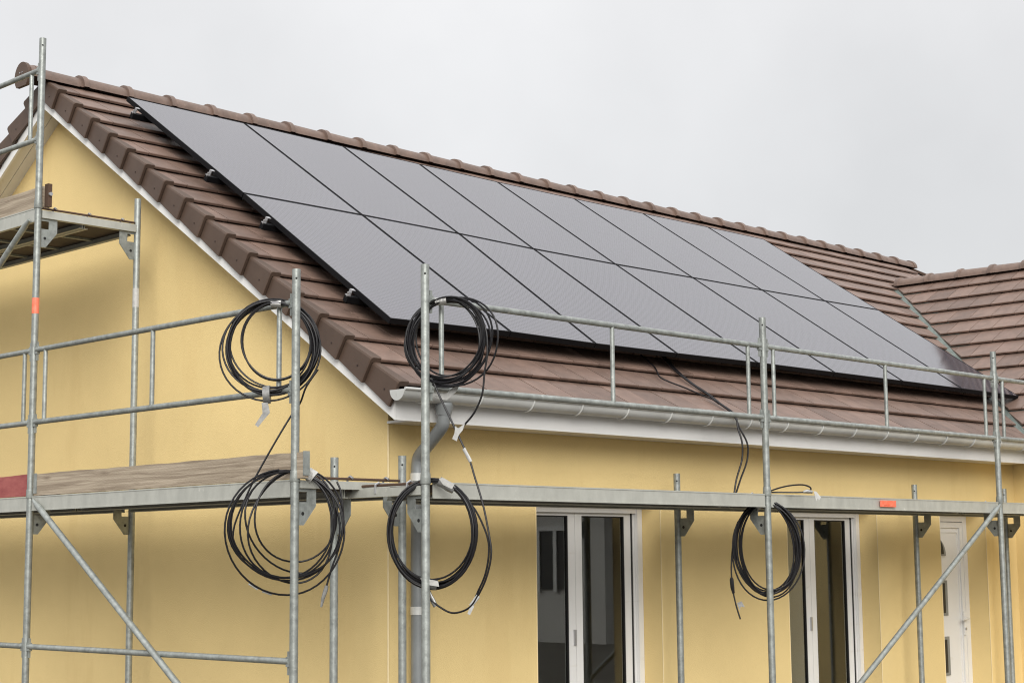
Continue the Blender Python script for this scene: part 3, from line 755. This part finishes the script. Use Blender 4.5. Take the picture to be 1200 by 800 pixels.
sticker(gs, XI, Y1, 3.38, 3.52, 'tape', R(225), R(70), 'sticker', 'torn pale label on the inner post')

# ------------------------------------------------------------------ cables
U = Vector((math.cos(pan), -math.sin(pan), 0)); W = Vector((math.sin(pan), math.cos(pan), 0))
CR = .0057
def frame_at(px, py, back, sl=0, sr=0): 
    o = Vector((px, py, 0)) + W*back
    return lambda u, z, d=0: o + U*u + Vector((0,0,z)) + W*(d + (sl*u if u < 0 else -sr*u))
def coil_mesh(F, turns, u0, ztop, jit=.006, seed=1, depth=.03):
    """one continuous cable; turns = (du, rx, ry, dz) each hung from the same top"""
    rnd = random.Random(seed); pts = []; K = 44; n = len(turns)
    ph = [rnd.uniform(0, 6.28) for _ in range(n+1)]; dd = [rnd.uniform(-depth, depth) for _ in range(n+1)]
    for i in range(n):
        a = turns[i]; b = turns[min(i+1, n-1)]
        for k in range(K):
            t = k/K; e = t*t*(3-2*t); th = math.pi/2 - 2*math.pi*t
            du, rx, ry, dz = [a[q] + (b[q]-a[q])*e for q in range(4)]
            wob = jit*math.sin(2*th + ph[i]*(1-e) + ph[i+1]*e)
            pts.append(F(u0 + du + (rx+wob)*math.cos(th), ztop + dz - ry + (ry+wob*.6)*math.sin(th), dd[i]*(1-e) + dd[i+1]*e))
    return pts
def cable_part(name, pts, parent, r=CR, n=7): return MB().tube(pts, r, n).build(name, 'cable', parent, True)
def tag_piece(F, poly, d, parent, name, m_, th=.004):
    return MB().prism([F(u, z, d) for u, z in poly], W*th).build(name, m_, parent)
def wrap(F, u, z, ang, w, l, parent, m_='tape', d=0, name='tape_wrap', dep=.016):
    """a flattened sleeve of tape round a bundle; ang = direction of the bundle"""
    c, s = math.cos(ang), math.sin(ang); m = MB(); n = 10; vs = []
    for q in (-l/2, -l/6, l/6, l/2):
        k = 1 + .06*math.sin(q*90)
        for j in range(n):
            a = 2*math.pi*j/n; x = w/2*math.cos(a)*k; y = dep*math.sin(a)*k
            vs.append(F(u + c*q - s*x, z + s*q + c*x, d + y))
    fs_ = [(i*n+j, i*n+(j+1) % n, (i+1)*n+(j+1) % n, (i+1)*n+j) for i in range(3) for j in range(n)] + [tuple(range(n-1,-1,-1)), tuple(range(3*n, 4*n))]
    m.add(vs, fs_); o = m.build(name, m_, parent, True)
    bm = bmesh.new(); bm.from_mesh(o.data); bmesh.ops.recalc_face_normals(bm, faces=bm.faces[:]); bm.to_mesh(o.data); bm.free(); return o
def mkturns(n, rx, ry, drx, dry, seed, du=.01, dz=.012):
    r = random.Random(seed); return [(r.uniform(-du,du), rx + r.uniform(-drx,drx), ry + r.uniform(-dry,dry), r.uniform(-dz,dz)) for _ in range(n)]
# upper coil on the gable guardrail
F1 = frame_at(XO, Y0, .058)
c1 = thing('cable_coil', 'tight black cable coil taped to the gable guardrail, upper left one', 'cable coil', F1(-.145, 2.44), 'black cable coils on the scaffold posts')
tr = mkturns(9, .255, .262, .014, .012, 3) + [(-.005,.225,.235,-.004), (.03,.19,.215,-.01), (.02,.185,.23,-.006), (-.012,.283,.288,.0)]
cable_part('cable_loops', coil_mesh(F1, tr, -.145, 3.015, jit=.009, seed=4), c1)
wrap(F1, -.122, 3.0, R(-2), .042, .058, c1, 'tape', 0, 'label_tag', .03)
tag_piece(F1, [(-.143,3.0),(-.103,2.999),(-.103,3.008),(-.143,3.009)], -.0315, c1, 'label_print', 'print', .001)
wrap(F1, -.172, 2.478, R(3), .10, .04, c1, 'duct_tape', 0, 'tape_wrap', .036)
tag_piece(F1, [(-.196,2.43),(-.160,2.43),(-.148,2.372),(-.188,2.325),(-.215,2.29),(-.232,2.305),(-.19,2.37)], -.032, c1, 'tape_tail', 'duct_tape', .003)
cable_part('tail', smooth_path([F1(u, z, d) for u, z, d in ((.12,2.62,-.0),(.053,2.52,.0),(.019,2.433,.01),(-.029,2.364,.01),(-.116,2.213,-.01),(-.223,2.018,-.02),(-.281,1.896,-.02),(-.343,1.74,-.02),(-.352,1.62,-.02))]), c1)
# lower loose coil at the same post
F2 = frame_at(XO, Y0, .047, .8, 0)
c2 = thing('cable_coil', 'loose black cable coil hanging below the toe board, lower left one', 'cable coil', F2(-.06, 1.34), 'black cable coils on the scaffold posts')
tr = [(-.045,.285,.30,0), (-.025,.295,.315,-.006), (-.055,.255,.29,.003), (-.04,.245,.305,-.01), (.025,.245,.325,.004), (-.01,.245,.255,-.004), (.01,.215,.25,.0), (-.04,.308,.350,.0)]
F2b = lambda u, z, d=0: F2(u, z, d - .11)
cable_part('cable_loops', coil_mesh(F2, tr, .0, 2.045, jit=.010, seed=9, depth=.02), c2)
wrap(F2, .082, 2.018, R(-38), .075, .05, c2, 'tape', 0, 'label_tag', .026)
tag_piece(F2, [(.056,2.062),(.098,2.03),(.082,1.99),(.05,2.0)], -.03, c2, 'label_tag', 'tape', .003)
cable_part('tail', smooth_path([F2(u, z, .012) for u, z in ((.23,1.98),(.252,1.92),(.266,1.774),(.247,1.628),(.203,1.496),(.172,1.39))]), c2)
MB().tube([F2(.176,1.40,.012), F2(.168,1.37,.012), F2(.155,1.33,.012), F2(.145,1.281,.012)], [.010,.013,.010,.006], 8).build('connector', 'duct_tape', c2, True)
wrap(F2, -.208, 1.402, R(-35), .015, .055, c2, 'tape', -.0, 'tape_wrap', .011)
wrap(F2, -.14, 1.366, R(-21), .016, .05, c2, 'tape', -.0, 'tape_wrap', .011)
# upper coil on the eave guardrail
F3 = frame_at(XA, YO, .05, 0, .5)
c3 = thing('cable_coil', 'black cable coil hung over the eave guardrail at the corner post, against the roof', 'cable coil', F3(.13, 2.49), 'black cable coils on the scaffold posts')
tr = mkturns(7, .215, .232, .02, .014, 12, .014) + [(.0,.165,.20,0), (.03,.24,.245,0), (-.03,.222,.24,0), (.04,.265,.252,0), (.0,.235,.24,0)]
cable_part('cable_loops', coil_mesh(F3, tr, .128, 2.995, jit=.010, seed=5), c3)
wrap(F3, .088, 2.99, R(4), .046, .065, c3, 'tape', 0, 'label_tag', .032)
for i in range(3): tag_piece(F3, [(.064+.018*i,2.985),(.070+.018*i,2.986),(.070+.018*i,2.998),(.064+.018*i,2.997)], -.0335, c3, 'label_print', 'print', .001)
cable_part('tail', smooth_path([F3(u, z, -.01) for u, z in ((-.06,2.62),(.024,2.567),(.082,2.445),(.144,2.314),(.178,2.241),(.207,2.178),(.25,2.081),(.279,1.984),(.322,1.838),(.351,1.693),(.366,1.571),(.342,1.45),(.298,1.353),(.241,1.275),(.154,1.246),(.082,1.275),(.024,1.324),(-.014,1.39))]), c3)
cable_part('tail', smooth_path([F3(u, z, -.02) for u, z in ((.34,2.83),(.352,2.761),(.352,2.664),(.337,2.567),(.322,2.445),(.279,2.348),(.226,2.285),(.188,2.246))]), c3)
tag_piece(F3, [(.17,2.275),(.186,2.262),(.20,2.27),(.226,2.288),(.212,2.25),(.19,2.225),(.178,2.19),(.152,2.205),(.165,2.235)], -.03, c3, 'tape_tail', 'tape', .012)
wrap(F3, .236, 2.112, R(-63), .020, .085, c3, 'tape', -.01, 'label_tag', .008)
wrap(F3, .272, 1.312, R(52), .024, .07, c3, 'tape', -.004, 'tape_wrap', .010)
tag_piece(F3, [(.252,1.295),(.27,1.282),(.246,1.235),(.232,1.243)], -.012, c3, 'tape_tail', 'tape', .003)
tag_piece(F3, [(.05,2.46),(.10,2.455),(.16,2.505),(.205,2.535),(.175,2.475),(.12,2.43),(.07,2.44)], .05, c3, 'tape_tail', 'tape', .004)
# second loose strand beside the long tail
cable_part('tail', smooth_path([F3(u, z, .012) for u, z in ((.16,1.93),(.235,1.86),(.29,1.79),(.345,1.66),(.352,1.56),(.33,1.45),(.29,1.36),(.27,1.315))]), c3)
# lower tight coil at the corner post
F4 = frame_at(XA, YO, .05, 0, .5)
c4 = thing('cable_coil', 'tight black cable coil taped at the foot, below the deck at the corner post', 'cable coil', F4(.04, 1.36), 'black cable coils on the scaffold posts')
tr = mkturns(9, .243, .29, .016, .012, 22, .008) + [(.0,.225,.262,0), (.01,.235,.285,0)]
cable_part('cable_loops', coil_mesh(F4, tr, .035, 1.975, seed=8, jit=.004, depth=.028), c4)
wrap(F4, .118, 1.948, R(-30), .052, .10, c4, 'duct_tape', 0, 'label_tag', .034)
tag_piece(F4, [(.075,1.985),(.10,1.99),(.165,1.952),(.15,1.925),(.10,1.95)], -.036, c4, 'tape_tail', 'tape', .003)
wrap(F4, .02, 1.405, R(-10), .06, .085, c4, 'duct_tape', 0, 'tape_wrap', .042)
tag_piece(F4, [(-.03,1.44),(.07,1.42),(.075,1.39),(-.02,1.405)], -.045, c4, 'tape_tail', 'tape', .003)
wrap(F4, .03, 1.325, R(-62), .028, .10, c4, 'duct_tape', 0, 'tape_wrap', .014)
# coil at the middle post
F5 = frame_at(XB, YO, .058)
c5 = thing('cable_coil', 'black cable coil tied to the middle front post, between the two windows', 'cable coil', F5(0, 1.25), 'black cable coils on the scaffold posts')
tr = mkturns(8, .222, .315, .018, .014, 31, .012) + [(-.01,.165,.315,0), (.012,.245,.325,0), (-.012,.24,.345,-.004), (.02,.21,.30,0)]
cable_part('cable_loops', coil_mesh(F5, tr, .0, 1.915, jit=.009, seed=3, depth=.022), c5)
wrap(F5, -.05, 1.893, R(40), .045, .05, c5, 'tape', -.005, 'tape_wrap', .034)
cable_part('tail', smooth_path([F5(u, z, 0) for u, z in ((-.201,1.781),(-.237,1.632),(-.254,1.483),(-.254,1.381))]), c5)
MB().tube([F5(-.254,1.40), F5(-.254,1.385), F5(-.250,1.33), F5(-.243,1.29)], [.008,.014,.014,.009], 8).build('connector', 'cable', c5, True)
cable_part('tail', smooth_path([F5(u, z, 0) for u, z in ((-.246,1.31),(-.243,1.28),(-.225,1.196),(-.201,1.113))]), c5)
tag_piece(F5, [(-.222,1.225),(-.19,1.235),(-.168,1.195),(-.197,1.20),(-.205,1.175)], -.002, c5, 'label_tag', 'duct_tape', .002)
cable_part('tail', smooth_path([F5(u, z, d) for u, z, d in ((.0,1.95,.0),(.03,1.99,.03),(.148,2.026,.05),(.266,2.036,.06),(.325,2.012,.06),(.284,1.985,.06),(.089,1.985,.06),(.02,1.985,.06))]), c5)
MB().tube([F5(.27,1.985,.055), F5(.30,1.99,.055), F5(.335,1.984,.055)], [.009,.015,.010], 8).build('connector', 'duct_tape', c5, True)
tag_piece(F5, [(.335,1.99),(.355,1.985),(.385,1.945),(.37,1.925),(.362,1.94),(.35,1.918),(.345,1.95)], .01, c5, 'tape_tail', 'tape', .003)
# cable pair that comes from under the panels and drops to the deck
cp = thing('cable_run', 'black cable pair running from under the panels over the gutter to the deck', 'cable', (2.85, -.55, FZ))
def roofpts(l): return [rp(x, s, o) for x, s, o in l]
lip = Vector((2.965, GY-GR-.02, GTZ+.018))
cable_part('cable', smooth_path(roofpts([(3.16,.95,.012),(3.10,.80,.012),(3.03,.62,.012),(3.0,.42,.012),(3.005,.25,.015),(2.985,.09,.018)]) + [lip, Vector((2.985,-.50,2.47)), Vector((3.02,-.535,2.36)), Vector((3.005,-.54,2.24)), Vector((2.92,-.54,2.10)), Vector((2.855,-.54,1.985))]), cp, .0068)
cable_part('cable', smooth_path(roofpts([(3.20,.95,.012),(3.13,.80,.014),(3.06,.62,.012),(3.02,.42,.012),(3.03,.25,.015),(3.0,.09,.018)]) + [lip + Vector((.02,0,0)), Vector((2.96,-.50,2.47)), Vector((2.965,-.53,2.36)), Vector((2.955,-.53,2.24)), Vector((2.885,-.53,2.10)), Vector((2.85,-.53,1.985))]), cp, .0068)
cable_part('cable', smooth_path(roofpts([(2.86,.86,.012),(2.80,.64,.014),(2.71,.50,.010),(2.71,.42,.012),(2.78,.29,.028),(2.90,.22,.016),(2.98,.16,.014),(2.985,.09,.014)])), cp, .006)
# hook in the wall
hk = MB().tube([(7.67,0.01,.40)] + [(7.67, -.02 - .022*(1-math.cos(a)), .40 + .022*math.sin(a)) for a in [2*math.pi*k/12 for k in range(0, 12)]], .005, 6)
hk.build('wall_hook', 'rust', None, True, label='small dark ring hook screwed into the wall beside the door', cat='hook')

# ------------------------------------------------------------------ neighbour across the street, seen only mirrored in the windows
nh = thing('house', 'white neighbouring house with dark roof, mirrored in the window', 'house', (24, -19, GZ))
MB().box((20,-23,GZ),(29,-15.5,3.0)).build('wall', 'house_white', nh)
MB().prism([(19.6,-23.5,2.9),(19.6,-15,2.9),(19.6,-19.25,6.2)], (9.8,0,0)).build('roof', 'slate', nh)
for y in (-21.5, -18.8, -16.9):
    o = MB().box((19.96,y-.5,.9),(20.01,y+.5,2.2)).build('window', 'gasket', nh)
    MB().box((19.93,y-.56,.84),(19.958,y-.46,2.26)).box((19.93,y+.46,.84),(19.958,y+.56,2.26)).box((19.93,y-.46,2.16),(19.958,y+.46,2.26)).box((19.93,y-.05,.84),(19.958,y+.05,2.16)).build('frame', 'white_pvc', o)
for x in (21.5, 24, 26.8):
    o = MB().box((x-.5,-15.51,.9),(x+.5,-15.46,2.2)).build('window', 'gasket', nh)
    MB().box((x-.56,-15.458,.84),(x-.46,-15.43,2.26)).box((x+.46,-15.458,.84),(x+.56,-15.43,2.26)).box((x-.46,-15.458,2.16),(x+.46,-15.43,2.26)).box((x-.05,-15.458,.84),(x+.05,-15.43,2.16)).build('frame', 'white_pvc', o)
